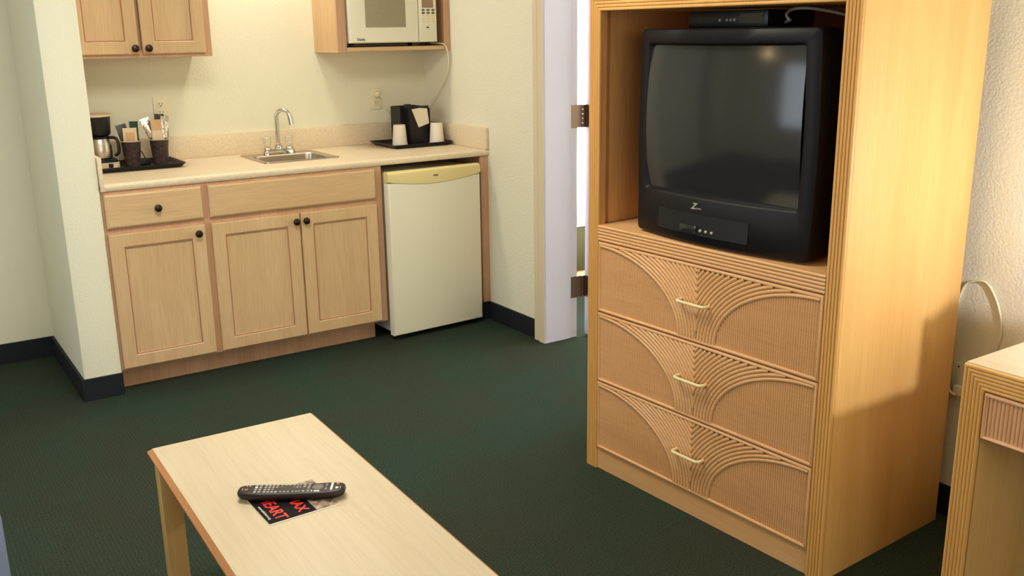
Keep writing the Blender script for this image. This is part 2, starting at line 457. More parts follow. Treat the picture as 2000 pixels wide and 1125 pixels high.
# faucet
FX, FYY = .972, .522
t = thing('faucet', 'chrome gooseneck faucet with two clear acrylic handles behind the steel sink', 'faucet', (FX, FYY, .918))
bm = bmesh.new()
loft(bm, [rr(FX-.086, FX+.086, FYY-.026, FYY+.026, .918, .024), rr(FX-.085, FX+.085, FYY-.025, FYY+.025, .934, .024), rr(FX-.078, FX+.078, FYY-.02, FYY+.02, .942, .019)])
lathe(bm, [(.022, .94), (.020, .955), (.016, .963), (.012, .968)], (FX, FYY, 0), 24)
obj('base_plate', bm, 'chrome', t)
dx, dy = .86, -.51
pts = [(FX, FYY, .96), (FX, FYY, 1.03), (FX, FYY, 1.10)]
rad = .033
for k in range(1, 9):
    a = math.pi*k/8*.92
    pts.append((FX+dx*rad*(1-math.cos(a)), FYY+dy*rad*(1-math.cos(a)), 1.10+rad*1.12*math.sin(a)))
e = pts[-1]; pts.append((e[0]+dx*.006, e[1]+dy*.006, e[2]-.03))
bm = bmesh.new(); tube(bm, pts, .0105, 14, 4)
obj('spout', bm, 'chrome', t)
bm = bmesh.new(); e2 = pts[-1]
tube(bm, [(e[0]+dx*.002, e[1]+dy*.002, e[2]-.004), e2, (e2[0]+dx*.003, e2[1]+dy*.003, e2[2]-.018)], .0125, 16, 0)
obj('aerator', bm, 'chrome', t)
for s in (-1, 1):
    bm = bmesh.new()
    lathe(bm, [(.020, .94), (.019, .95), (.012, .956)], (FX+s*.058, FYY, 0), 20)
    h = obj('handle_base', bm, 'chrome', t)
    bm = bmesh.new()
    lathe(bm, [(.013, .956), (.017, .964), (.020, .98), (.021, .998), (.018, 1.004), (0, 1.006)], (FX+s*.058, FYY, 0), 8)
    obj('handle', bm, 'acrylic', t, label='clear acrylic handle')

# ------------------------------------------------------------------ upper cabinets
UZ1 = 2.13
t = thing('wall_cabinet', 'pickled oak wall cabinet with two doors and dark knobs above the coffee tray', 'cabinet', (.31, .5, 1.41))
UY = .35
obj('carcass', B((.001, .626, UY+.019, D-.001, 1.426, UZ1), (.001, .626, UY+.019, UY+.03, 1.412, 1.43)), 'oakf', t)
bm = bmesh.new()
for b in ((.001, .04, UY, UY+.019, 1.412, UZ1), (.585, .626, UY, UY+.019, 1.412, UZ1), (.04, .585, UY, UY+.019, 1.412, 1.445), (.04, .585, UY, UY+.019, 2.08, UZ1)):
    box(bm, *b, .0008, 1)
obj('face_frame', bm, 'oakf', t)
d = panel_door(.022, .299, 1.428, 2.10, UY-.019, t, rail=.055); knob((.279, UY-.019, 1.453), d)
d = panel_door(.314, .594, 1.428, 2.10, UY-.019, t, rail=.055); knob((.337, UY-.019, 1.453), d)

t = thing('microwave_cabinet', 'open-fronted pickled oak wall cabinet holding the microwave', 'cabinet', (1.58, .5, 1.41))
obj('side_panel', B((1.258, 1.276, UY+.019, D-.001, 1.412, UZ1)), 'oak', t)
obj('side_panel', B((W-.02, W-.001, UY+.019, D-.001, 1.412, UZ1)), 'oakf', t)
bm = bmesh.new()
for b in ((1.256, 1.303, UY, UY+.019, 1.412, UZ1), (1.864, W-.001, UY, UY+.019, 1.412, UZ1), (1.303, 1.864, UY, UY+.019, 1.79, UZ1)):
    box(bm, *b, .0008, 1)
obj('face_frame', bm, 'oakf', t)
obj('shelf', B((1.2765, W-.0205, UY+.004, D-.001, 1.416, 1.436, .0015)), 'oakx', t)
obj('top_panel', B((1.2765, W-.0205, UY+.02, D-.001, 1.79, 1.81)), 'oakf', t)

# microwave
mx0, mx1, mz0, mz1, my = 1.315, 1.815, 1.455, 1.742, .338
t = thing('microwave', 'white microwave oven in the open oak wall cabinet', 'microwave', ((mx0+mx1)/2, .5, 1.437))
obj('housing', B((mx0, mx1, my+.02, D-.03, mz0, mz1, .006)), 'white', t)
for fx in (mx0+.03, mx1-.03):
    for fy in (my+.05, D-.07):
        bm = bmesh.new(); lathe(bm, [(.012, 1.4365), (.012, mz0+.002)], (fx, fy, 0), 12); obj('foot', bm, 'blacks', t)
dx1 = 1.708
bm = bmesh.new()
def rect(a, b, c, d, y): return [(a, y, c), (b, y, c), (b, y, d), (a, y, d)]
wx0, wx1, wz0, wz1 = 1.408, 1.634, 1.532, 1.70
loft(bm, [rect(mx0, dx1-.001, mz0+.002, mz1-.002, my+.019), rect(mx0, dx1-.001, mz0+.002, mz1-.002, my+.004), rect(mx0+.014, dx1-.004, mz0+.006, mz1-.006, my), rect(wx0-.003, wx1+.003, wz0-.003, wz1+.003, my), rect(wx0, wx1, wz0, wz1, my+.0015)])
dd = obj('door', bm, 'white', t, smooth=20)
obj('window', B((wx0, wx1, my+.0005, my+.0016, wz0, wz1)), 'mwglass', dd, label='grey mesh window')
text_mesh('Danby', .017, frame4((1.378, my-.0004, 1.474), (1, 0, 0), (0, 0, 1)), 'lettering', 'key', dd, offset=.0004)
cp = obj('control_panel', B((dx1+.002, mx1, my, my+.019, mz0+.002, mz1-.002, .002)), 'white', t)
obj('display', B((dx1+.022, mx1-.018, my-.0008, my, 1.628, 1.672)), 'lcd', cp)
for i in range(3):
    for j in range(2):
        x = dx1+.029+i*.029; z = 1.617-j*.0145
        obj('key_button', B((x-.009, x+.009, my-.001, my, z-.0045, z+.0045, .0008)), 'key', cp)
for i in range(3):
    for j in range(3):
        x = dx1+.029+i*.029; z = 1.588-j*.0145
        obj('key_button', B((x-.008, x+.008, my-.0007, my, z-.003, z+.003)), 'trimy', cp)
obj('start_button', B((dx1+.046, dx1+.060, my-.001, my, 1.526, 1.534, .0008)), 'key', cp)
# its cord: out of the cabinet, down past the holder, up to the outlet
bm = bmesh.new()
tube(bm, [(1.79, .60, 1.47), (1.83, .45, 1.452), (1.845, .352, 1.447), (1.861, .338, 1.437), (1.875, .336, 1.40), (1.884, .345, 1.34), (1.884, .375, 1.28), (1.878, .45, 1.20), (1.868, .55, 1.12), (1.84, .615, 1.06), (1.78, .628, 1.04), (1.70, .63, 1.06), (1.645, .632, 1.11), (1.622, .632, 1.16), (1.600, .632, 1.185)], .0032, 8, 6)
obj('power_cord', bm, 'cord', t, label='cream power cord')
obj('plug', B((1.582, 1.606, .625, .6475, 1.168, 1.196, .004)), 'cord', t)

# outlets
def outlet(cx, cz, label, group='electrical outlets on the kitchen wall'):
    t = thing('wall_outlet', label, 'outlet', (cx, D, cz), group=group)
    bm = B((cx-.035, cx+.035, D-.006, D-.0003, cz-.057, cz+.057, .0025)); obj('cover_plate', bm, 'ivory', t)
    for s in (-1, 1):
        zc = cz+s*.0195; bm = bmesh.new()
        box(bm, cx-.016, cx+.016, D-.0085, D-.006, zc-.014, zc+.014, .004)
        so = obj('socket', bm, 'ivory', t)
        bm = B((cx-.008, cx-.0055, D-.0092, D-.0084, zc-.001, zc+.008), (cx+.0055, cx+.008, D-.0092, D-.0084, zc-.001, zc+.006))
        lathe(bm, [(.0028, 0), (.0028, .0009)], (cx, D-.0084, zc-.007), 10, Matrix.Rotation(R(90), 4, 'X'))
        obj('slots', bm, 'darkslot', so)
    return t
outlet(.445, 1.165, 'ivory double outlet on the wall above the packets in the brown cup')
outlet(1.594, 1.155, 'ivory double outlet with a cord plugged in, left of the black caddy')

# ------------------------------------------------------------------ refrigerator
fr = thing('mini_refrigerator', 'white under-counter refrigerator with a yellowed curved top trim', 'refrigerator', (1.2863+.004, -.0654, 0), R(2.6), world=False)
fw, fz = .537, .853
obj('cabinet', B((.030, fw-.004, .054, .50, .025, .838, .006)), 'white', fr)
bm = B((.0, fw, 0, .045, .028, .80))
bevel(bm, [e for e in bm.edges if all(v.co.y < .001 for v in e.verts)], .008, 3)
dd = obj('door', bm, 'white', fr)
obj('gasket', B((.016, fw-.008, .0452, .0538, .04, .84)), 'dgrey', fr)
bm = bmesh.new()
N = 20; lo = []; hi = []
for k in range(N+1):
    u = k/N; zl = .805-.028*(1-(2*u-1)**2)-.0
    lo.append((u*fw, zl))
t2 = bmesh.new()
rows = []
for (x, zl) in lo:
    u = x/fw
    prof = [(.045, .800), (.045, fz-.004), (.04, fz), (.012, fz), (.0, fz-.008), (-.004, fz-.02), (-.004, zl+.004), (0.001, zl), (.008, zl)]
    rows.append([t2.verts.new((x, y, z)) for y, z in prof])
for a, b in zip(rows, rows[1:]):
    for i in range(len(a)): t2.faces.new((a[i], a[(i+1) % len(a)], b[(i+1) % len(b)], b[i]))
t2.faces.new(rows[0]); t2.faces.new(rows[-1][::-1])
merge(bm, t2)
tr = obj('top_trim', bm, 'trimy', fr, label='yellowed curved handle trim', smooth=30)
text_mesh('Danby', .011, frame4((fw*.5, -.0045, fz-.034), (1, 0, 0), (0, 0, 1)), 'badge', 'key', tr, offset=.0005)
for fx_ in (.06, fw-.05):
    for fy_ in (.1, .45):
        bm = bmesh.new(); lathe(bm, [(.018, 0), (.018, .026)], (fx_, fy_, 0), 12); obj('foot', bm, 'blacks', fr)
obj('kick_strip', B((.034, fw-.01, .06, .08, .006, .0248)), 'blacks', fr)

# ------------------------------------------------------------------ trays and things on the counter
def tray(name, x0, x1, y0, y1, label):
    bm = bmesh.new()
    i = .022; r = .012; z = .9145
    def L(ins, zz): return rr(x0+ins, x1-ins, y0+ins, y1-ins, zz, r+.001*max(0, 1))
    loft(bm, [L(i, z), L(i*.5, z+.010), L(0, z+.021), L(.003, z+.0215), L(i*.5+.003, z+.012), L(i+.002, z+.004)])
    o = tag(obj(name, bm, 'black', smooth=30), label, 'tray', 'black serving trays on the countertop')
    return setorigin(o, ((x0+x1)/2, (y0+y1)/2, z))
tray('serving_tray', .022, .455, .325, .622, 'black serving tray under the coffee maker and packet cups')
tray('serving_tray', 1.515, 1.876, .295, .602, 'black serving tray under the caddy and two foam cups')
TZ = .9188

# coffee maker
cx, cy = .112, .490
t = thing('coffee_maker', 'small black coffee maker with white lid and steel carafe on the left tray', 'coffee maker', (cx, cy, TZ))
bm = bmesh.new()
loft(bm, [rr(cx-.064, cx+.064, cy-.085, cy+.085, TZ, .03), rr(cx-.064, cx+.064, cy-.085, cy+.085, TZ+.042, .03), rr(cx-.058, cx+.058, cy-.078, cy+.08, TZ+.048, .03)])
obj('base', bm, 'black', t)
bm = bmesh.new(); loft(bm, [rr(cx-.065, cx+.066, cy-.088, cy+.03, TZ+.010, .02), rr(cx-.065, cx+.066, cy-.088, cy+.03, TZ+.034, .02)])
bs = obj('base_band', bm, 'pack', t, label='off-white front band')
obj('switch', B((cx+.014, cx+.034, cy-.092, cy-.0876, TZ+.012, TZ+.030, .002)), 'blacks', bs)
bm = bmesh.new(); loft(bm, [rr(cx-.05, cx+.05, cy+.050, cy+.084, TZ+.045, .015), rr(cx-.05, cx+.05, cy+.050, cy+.084, TZ+.16, .015)])
obj('column', bm, 'black', t)
bm = bmesh.new(); lathe(bm, [(.048, TZ+.150), (.056, TZ+.160), (.061, TZ+.235)], (cx, cy, 0), 32); box(bm, cx-.05, cx+.05, cy+.0, cy+.084, TZ+.155, TZ+.234, .01)
obj('filter_basket', bm, 'black', t)
bm = bmesh.new(); lathe(bm, [(.061, TZ+.2355), (.067, TZ+.238), (.067, TZ+.246), (.060, TZ+.249), (0, TZ+.250)], (cx, cy, 0), 32)
obj('lid', bm, 'pack', t, label='off-white lid')
bm = bmesh.new(); lathe(bm, [(.046, TZ+.049), (.051, TZ+.053), (.054, TZ+.075), (.053, TZ+.112), (.046, TZ+.130), (.044, TZ+.138)], (cx, cy-.012, 0), 32)
ca = obj('carafe', bm, 'steel', t, label='stainless steel carafe')
bm = bmesh.new(); lathe(bm, [(.045, TZ+.1385), (.046, TZ+.147), (.02, TZ+.149), (0, TZ+.149)], (cx, cy-.012, 0), 24)
obj('carafe_lid', bm, 'black', ca)
bm = bmesh.new(); tube(bm, [(cx+.04, cy-.03, TZ+.142), (cx+.066, cy-.045, TZ+.138), (cx+.074, cy-.052, TZ+.112), (cx+.072, cy-.05, TZ+.075), (cx+.056, cy-.042, TZ+.06)], .007, 10)
obj('carafe_handle', bm, 'black', ca)

# printed cups of packets
def packet_cup(cx, cy, label, pieces):
    t = thing('paper_cup', label, 'cup', (cx, cy, TZ), group='brown printed cups on the left tray')
    bm = bmesh.new()
    lathe(bm, [(.032, 0), (.0425, .116), (.0445, .119), (.0425, .121), (.041, .118), (.0305, .004), (0, .004)], (cx, cy, TZ), 32)
    obj('cup_body', bm, 'brownfoil', t)
    bm = bmesh.new()
    for k in range(24):
        a0 = 2*math.pi*k/24; a1 = 2*math.pi*(k+1)/24
        tube(bm, [(cx+.0448*math.cos(a0), cy+.0448*math.sin(a0), TZ+.1195), (cx+.0448*math.cos(a1), cy+.0448*math.sin(a1), TZ+.1195)], .0022, 6, 0)
    obj('cup_rim', bm, 'pack', t, label='pale rolled rim')
    return t
def packet(cx, cy, ox, oy, w, h, lean, mat, label, tw=0, zb=.03, name='packet', sub=None, sidelean=0, wob=.004):
    """a sealed flat packet standing in a cup: pillowed sheet with crimped ends"""
    t = bmesh.new(); n, m_ = 6, 9
    A = {}
    for s in (0, 1):
        for i in range(n+1):
            for j in range(m_+1):
                u = i/n-.5; v = j/m_
                th = .0006+wob*max(0, (1-(2*u)**2))*math.sin(math.pi*v)**.7
                wav = .0016*math.sin(v*9+u*5+cx*50)
                A[s, i, j] = t.verts.new((u*w, (-th if s == 0 else th)+wav, v*h))
    for s in (0, 1):
        for i in range(n):
            for j in range(m_):
                f = (A[s, i, j], A[s, i+1, j], A[s, i+1, j+1], A[s, i, j+1]); t.faces.new(f if s == 0 else f[::-1])
    for j in range(m_):
        t.faces.new((A[0, 0, j], A[0, 0, j+1], A[1, 0, j+1], A[1, 0, j])); t.faces.new((A[0, n, j], A[1, n, j], A[1, n, j+1], A[0, n, j+1]))
    for i in range(n):
        t.faces.new((A[0, i, 0], A[1, i, 0], A[1, i+1, 0], A[0, i+1, 0])); t.faces.new((A[0, i, m_], A[0, i+1, m_], A[1, i+1, m_], A[1, i, m_]))
    mt = Matrix.Translation((cx+ox, cy+oy, TZ+zb)) @ Matrix.Rotation(R(tw), 4, 'Z') @ Matrix.Rotation(R(sidelean), 4, 'Y') @ Matrix.Rotation(R(lean), 4, 'X')
    bm = bmesh.new(); merge(bm, t, mt)
    o = obj(name, bm, mat); tag(o, label, 'packet', 'coffee and foil packets standing in the brown cups'); setorigin(o, mt.translation)
    if sub:
        t3 = bmesh.new(); bmesh.ops.create_cube(t3, size=1)
        for v in t3.verts: v.co = Vector((v.co.x*w*sub[0], -.0052-wob*.1+v.co.y*.0006, h*sub[3]+v.co.z*h*sub[1]))
        t3.transform(Matrix.Translation(-mt.translation) @ mt)
        b3 = bmesh.new(); merge(b3, t3); p = bpy.data.meshes.new('print'); b3.to_mesh(p); b3.free(); p.materials.append(M[sub[2]])
        po = bpy.data.objects.new('printed_panel', p); COL.objects.link(po); po.parent = o
    return o
packet_cup(.246, .462, 'brown printed paper cup of coffee packets nearest the coffee maker', 0)
packet_cup(.372, .462, 'brown printed paper cup of foil packets near the right end of the tray', 0)
packet(.246, .462, -.004, -.014, .060, .120, 6, 'pack', 'pale packet with a tan print, standing in the cup nearest the coffee maker', -8, .062, sub=(.62, .42, 'kraft', .62))
packet(.246, .462, .019, .006, .040, .155, -5, 'teal', 'dark green packet standing at the right of the left cup', 10, .052, sidelean=3)
packet(.246, .462, -.006, .014, .046, .128, -7, 'dgrey', 'dark grey packet leaning left at the back of the left cup', 0, .07, sidelean=-12)
packet(.372, .462, -.010, -.016, .046, .160, 3, 'kraft', 'tan and cream packet in the middle of the right cup', -6, .052, sub=(.96, .55, 'pack', .42))
packet(.372, .462, .018, -.006, .040, .180, -1, 'foil', 'crinkled silver foil packet at the right of the right cup', 6, .045, sidelean=6, wob=.007)
packet(.372, .462, -.002, .004, .042, .150, -3, 'foil', 'silver foil packet leaning far left in the right cup', -5, .078, sidelean=-21, wob=.007)
packet(.372, .462, .002, .013, .044, .172, -5, 'dgrey', 'dark packet standing at the back of the right cup', 0, .062, sidelean=6)

# power brick with thin lead between the cups
t = thing('power_adapter', 'black power adapter with a thin lead lying on the tray between the brown cups', 'adapter', (.300, .50, TZ))
obj('brick', B((.276, .328, .475, .53, TZ, TZ+.030, .006)), 'blacks', t)
bm = bmesh.new(); tube(bm, [(.310, .50, TZ+.031), (.300, .51, TZ+.06), (.280, .53, TZ+.082), (.262, .55, TZ+.085), (.25, .57, TZ+.06)], .0022, 8)
obj('lead', bm, 'blacks', t)

# right-hand caddy
t = thing('caddy', 'black two-slot caddy holding white paper between two foam cups', 'caddy', (1.72, .48, TZ))
bm = bmesh.new()
# rear sachet box: two walls and back
for b in ((1.640, 1.644, .46, .570, TZ, 1.118), (1.644, 1.776, .566, .570, TZ, 1.118), (1.776, 1.78, .46, .570, TZ, 1.118), (1.644, 1.776, .46, .464, TZ, 1.112), (1.644, 1.776, .464, .566, TZ, TZ+.004)):
    box(bm, *b)
obj('rear_box', bm, 'black', t)
bm = bmesh.new()
P = [(1.672, .458, TZ), (1.789, .458, TZ), (1.793, .458, 1.122), (1.668, .458, 1.122)]
prism(bm, [(x, .395+(z-TZ)*.12, z) for x, y, z in P], (0, .004, 0), .001)
prism(bm, [(x, .4555, z-.006) if z > 1 else (x, .4555, z) for x, y, z in P], (0, .004, 0), .001)
box(bm, 1.670, 1.674, .402, .457, TZ, 1.11); box(bm, 1.787, 1.791, .402, .457, TZ, 1.11); box(bm, 1.674, 1.787, .400, .455, TZ, TZ+.004)
obj('front_holder', bm, 'black', t)
obj('clip', B((1.660, 1.696, .421, .464, 1.108, 1.133, .006)), 'black', t)
bm = bmesh.new()
P = [(1.686, 1.106), (1.735, 1.112), (1.782, 1.107), (1.786, 1.028), (1.720, 1.010)]
prism(bm, [(x, .3905+(z-TZ)*.12, z) for x, z in P], (0, .003, 0), .0008)
o = tag(obj('filter_paper', bm, 'paper', smooth=0), 'white folded paper tucked in the front of the black caddy', 'paper')
setorigin(o, (1.735, .415, 1.01))
def foam_cup():
    bm = bmesh.new()
    lathe(bm, [(.042, 0), (.043, .003), (.0415, .006), (.0400, .012), (.032, .108), (.030, .112), (.026, .111), (0, .111)], (0, 0, 0), 36, cap=False)
    return obj('foam_cup', bm, 'cup')
c1 = foam_cup(); c1.location = (1.604, .405, TZ+.0006)
tag(c1, 'white foam cup upside down at the left of the black caddy', 'cup', 'upturned foam cups on the right tray')
c2 = c1.copy(); COL.objects.link(c2); c2.location = (1.806, .362, TZ+.0006); c2['label'] = 'white foam cup upside down at the right of the black caddy'

# ------------------------------------------------------------------ reeded band helper
def reed_prof(w, n, h, seg=6):
    P = []; p = w/n
    for k in range(n):
        for s in range(seg+ (1 if k == n-1 else 0)):
            a = math.pi*s/seg
            P.append((p*(k+.5)-p*.5*math.cos(a), h*math.sin(a)))
    return P

def path_band(bm, prof, corners, nrm=-1):
    """prof: (offset, height). corners: function(offset) -> list of (y, z). front at x = nrm*height"""
    t = bmesh.new(); cols = []
    for off, h in prof:
        cols.append([t.verts.new((nrm*h, y, z)) for y, z in corners(off)])
    for a, b in zip(cols, cols[1:]):
        for i in range(len(a)-1): t.faces.new((a[i], a[i+1], b[i+1], b[i]))
    merge(bm, t)

def groove_lines(w, n, corners, parent, wd=.0020, h=.0012):
    bm = bmesh.new()
    for k in range(1, n):
        o = w*k/n
        path_band(bm, [(o-wd/2, 0), (o-wd/2, h), (o+wd/2, h), (o+wd/2, 0)], corners)
    return obj('groove_line', bm, 'groove', parent, smooth=0)

def arc_reed(bm, pts, p, h, seg=6):
    """half-round moulding along pts (u,v) in the plane x=0"""
    if len(pts) < 2: return
    t = bmesh.new(); rows = []
    for i, (u, v) in enumerate(pts):
        a = pts[max(i-1, 0)]; b = pts[min(i+1, len(pts)-1)]
        du, dv = b[0]-a[0], b[1]-a[1]; l = math.hypot(du, dv) or 1; nu, nv = -dv/l, du/l
        rows.append([t.verts.new((-h*math.sin(math.pi*s/seg), u+nu*(-p/2*math.cos(math.pi*s/seg)), v+nv*(-p/2*math.cos(math.pi*s/seg)))) for s in range(seg+1)])
    for a, b in zip(rows, rows[1:]):
        for i in range(seg): t.faces.new((a[i], a[i+1], b[i+1], b[i]))
    merge(bm, t)

# ------------------------------------------------------------------ armoire
AW, AH, AD = .99, 1.61, .585
ar = thing('television_armoire', 'tall light maple armoire with reeded front and three fan-patterned drawers', 'armoire', (1.2082, -1.7296, 0), R(2.821), world=False)
ST = .050
obj('side_panel', B((.004, AD, -AW, -AW+.024, .0, AH-.001)), 'maple', ar)
obj('side_panel', B((.004, AD, -.024, 0, .0, AH-.001)), 'maple', ar)
obj('top_panel', B((.004, AD, -AW+.024, -.024, AH-.05, AH)), 'maple', ar)
obj('back_panel', B((AD-.012, AD-.002, -AW+.024, -.024, .05, AH-.05)), 'inner', ar)
SH = .877
obj('shelf', B((.002, AD-.013, -AW+ST-.004, -ST+.004, .824, SH, .001)), 'rattan', ar)
bm = bmesh.new()
obj('stile', B((.004, .026, -ST, -.0243, .0, AH-.05)), 'inner', ar)
obj('stile', B((.004, .026, -AW+.0243, -AW+ST, .0, AH-.05)), 'inner', ar)
bm = bmesh.new()
pr = [(0, -.006)]+reed_prof(ST, 5, .0055)+[(ST, -.006)]
path_band(bm, pr, lambda o: [(-o, 0), (-o, AH-o), (-(AW-o), AH-o), (-(AW-o), 0)])
rf = obj('reeded_frame', bm, 'rattanz', ar, smooth=60)
groove_lines(ST, 5, lambda o: [(-o, 0), (-o, AH-o), (-(AW-o), AH-o), (-(AW-o), 0)], rf)
bm = bmesh.new()
pr = [(0, -.004)]+reed_prof(.053, 5, .005)+[(.053, -.004)]
path_band(bm, pr, lambda o: [(-ST, SH-o), (-(AW-ST), SH-o)])
rf = obj('shelf_moulding', bm, 'rattan', ar, smooth=60)
groove_lines(.053, 5, lambda o: [(-ST, SH-o), (-(AW-ST), SH-o)], rf)
obj('plinth', B((.004, .024, -AW+ST, -ST, .0, .078)), 'rattan', ar)
# cabinet interior liner strip at left
obj('inner_side', B((.05, AD-.013, -.0400, -.0245, SH, AH-.05)), 'inner', ar)
obj('inner_side', B((.05, AD-.013, -AW+.0245, -AW+.040, SH, AH-.05)), 'inner', ar)

dw = AW-2*ST-.004
def drawer(z0, z1):
    gm = bmesh.new()
    y0 = -ST-.002                       # left edge
    Hd = z1-z0
    bm = bmesh.new()
    box(bm, .003, .45, y0-dw, y0, z0, z1)
    bd = .010
    path_band(bm, [(0, -.003), (0, .001), (.001, .0035), (.003, .0055), (.0055, .0065), (.008, .0055), (.010, .003), (.011, -.002)],
              lambda o: [(y0-o, z0+o), (y0-o, z1-o), (y0-dw+o, z1-o), (y0-dw+o, z0+o), (y0-o, z0+o)])
    c = dw/2; p = .0122; a0 = c-.071-bd; b0 = Hd-2*bd-.004
    for side in (1, -1):
        def Y(u): return y0-u if side == 1 else y0-dw+u
        for k in range(0, 24):
            a = a0+k*p; b = b0+k*p; pts = []
            N = 150
            for i in range(N+1):
                th = math.pi/2*i/N
                u = bd+a*math.sin(th); v = bd+b*math.cos(th)
                if u <= c+.0005 and v <= Hd-bd+.001: pts.append((Y(u), z0+v))
            arc_reed(bm, pts, p, .0062)
            pg = [(Y(bd+(a-p/2)*math.sin(math.pi/2*i/90)), z0+bd+(b-p/2)*math.cos(math.pi/2*i/90)) for i in range(91) if bd+(a-p/2)*math.sin(math.pi/2*i/90) <= c and (b-p/2)*math.cos(math.pi/2*i/90) <= Hd-2*bd]
            arc_reed(gm, pg, .0034, .0018, 3)
        t = bmesh.new(); prev = None; pt = .0080; n = int((a0-.004)/pt*4)
        for i in range(n+1):
            u = bd+i*pt/4
            q = min(1, (u-bd)/(a0-.003)); top = bd+(b0-.004)*math.sqrt(max(0, 1-q*q))+.0005
            xx = .0026-.0036*abs(math.sin(math.pi*(u-bd)/pt))
            A = (t.verts.new((xx-.0004, Y(u), z0+bd)), t.verts.new((xx-.0004, Y(u), z0+top)))
            if prev: t.faces.new((prev[0], prev[1], A[1], A[0]))
            prev = A
        merge(bm, t)
    box(bm, -.0036, .003, y0-c-.0016, y0-c+.0016, z0+.010, z1-.010)
    d = obj('drawer', bm, 'rattan', ar, smooth=50)
    obj('fan_groove', gm, 'groove', d)
    bm = bmesh.new()
    ym = y0-dw/2+.004; zm = z0+Hd*.52
    tube(bm, [(-.002, ym+.055, zm), (-.020, ym+.056, zm), (-.029, ym+.050, zm), (-.031, ym+.036, zm), (-.031, ym-.036, zm), (-.029, ym-.050, zm), (-.020, ym-.056, zm), (-.002, ym-.055, zm)], .0052, 10, 6)
    obj('handle', bm, 'cream', d, label='cream curved bar handle')
drawer(.580, .8215); drawer(.331, .577); drawer(.0805, .328)

# ------------------------------------------------------------------ television
tv = thing('television', 'bulky black tube television in the light maple armoire', 'television', (1.2082, -1.7296, SH), R(2.821), world=False)
TW, TH = .654, .626; TC = -.520
def tvloop(x, inset_y, inset_z0, inset_z1, bow=0, r=.02, n=12, side=.010, chin=0):
    """rounded rectangle with slightly bulging sides; bow pushes the middle forward"""
    y0, y1 = -TW/2+inset_y, TW/2-inset_y; z0, z1 = inset_z0, TH-inset_z1
    P = []
    def seg(a, b, m):
        return [(a[0]+(b[0]-a[0])*i/m, a[1]+(b[1]-a[1])*i/m) for i in range(m)]
    c = r*.3
    pts = seg((y0+r, z0), (y1-r, z0), n)+[(y1-r, z0), (y1-c, z0+c)]+seg((y1, z0+r), (y1, z1-r), n)+[(y1, z1-r), (y1-c, z1-c)]+seg((y1-r, z1), (y0+r, z1), n)+[(y0+r, z1), (y0+c, z1-c)]+seg((y0, z1-r), (y0, z0+r), n)+[(y0, z0+r), (y0+c, z0+c)]
    for y, z in pts:
        q = 1-(2*y/TW)**2; s = math.sin(math.pi*max(0, min(1, z/TH)))
        yy = y*(1+side*s/(TW/2)) if side else y
        ch = chin*max(0, 1-z/.13)
        P.append((x-bow*q-ch, TC-yy, z+.0))
    return P
bm = bmesh.new()
loft(bm, [tvloop(.52, .14, .10, .14, 0, .03, side=0), tvloop(.40, .10, .05, .09, 0, .03, side=0), tvloop(.20, .02, .008, .014, 0, .03, side=.004), tvloop(.115, .004, .010, .003, 0, .012)], cap1=True)
obj('rear_shell', bm, 'tvblack', tv)
bm = bmesh.new()
sb, sz0, sz1 = .044, .145, .044
loft(bm, [tvloop(.13, .004, .010, .003, 0, .012), tvloop(.075, 0, .008, 0, .010, .012), tvloop(.046, .001, .008, .001, .038, .012, chin=.006), tvloop(.0425, .005, .013, .005, .040, .010, chin=.006),
          tvloop(.042, sb-.006, sz0-.006, sz1-.006, .040, .008), tvloop(.046, sb, sz0, sz1, .040, .008), tvloop(.070, sb+.008, sz0+.008, sz1+.006, .030, .008)], cap0=True, cap1=False)
bz = obj('bezel', bm, 'tvblack', tv, smooth=50)
# screen: convex glass
t = bmesh.new(); n = 24; G = {}
for i in range(n+1):
    for j in range(n+1):
        u = 2*i/n-1; v = 2*j/n-1
        y = u*(TW/2-sb-.002); z = (sz0+.002)+(v+1)/2*(TH-sz0-sz1-.004)
        q = (u*u*.55+v*v*.45)
        G[i, j] = t.verts.new((.012+.034*q+.0, TC-y*(1+.01*math.sin(math.pi*z/TH)/(TW/2)), z))
for i in range(n):
    for j in range(n): t.faces.new((G[i, j], G[i, j+1], G[i+1, j+1], G[i+1, j]))
bm = bmesh.new(); merge(bm, t)
obj('screen', bm, 'glass', tv, label='curved dark glass screen')
def tvx(y, z):   # front surface x on the lower bezel
    q = 1-(2*y/TW)**2; return .0425-.040*q-.006*max(0, 1-z/.13)
# control door recess, buttons, emblem
bm = bmesh.new()
lp = []
for k in range(25):
    y = -.21+.36*k/24
    lp.append([(tvx(y, .034)-.003, TC-y, .034), (tvx(y, .096)-.003, TC-y, .096), (tvx(y, .096)+.006, TC-y, .096), (tvx(y, .034)+.006, TC-y, .034)])
loft(bm, lp)
cd = obj('control_flap', bm, 'blacks', bz)
xm = tvx(.0, .045)-.002
obj('sensor_window', B((xm-.0042, xm, TC+.035, TC+.10, .036, .062, .001)), 'glass', bz)
for k in range(3):
    yy = -.012-.022*k; xb = tvx(yy, .05)
    bm = bmesh.new(); lathe(bm, [(.0045, 0), (.0045, .004), (.003, .0055), (0, .006)], (tvx(yy+.03, .05)-.003, TC+yy+.03, .050), 14, Matrix.Rotation(R(-90), 4, 'Y'))
    obj('button', bm, 'silver', bz, label='small silver button')
xl = tvx(0, .12)-.0012
text_mesh('Z', .025, frame4((xl, TC+.055, .118), (0, -1, 0), (0, 0, 1)), 'emblem', 'silver', bz, offset=.0008, shear=.5)
text_mesh('ZENITH', .006, frame4((xl, TC+.034, .1125), (0, -1, 0), (0, 0, 1)), 'lettering', 'silver', bz)

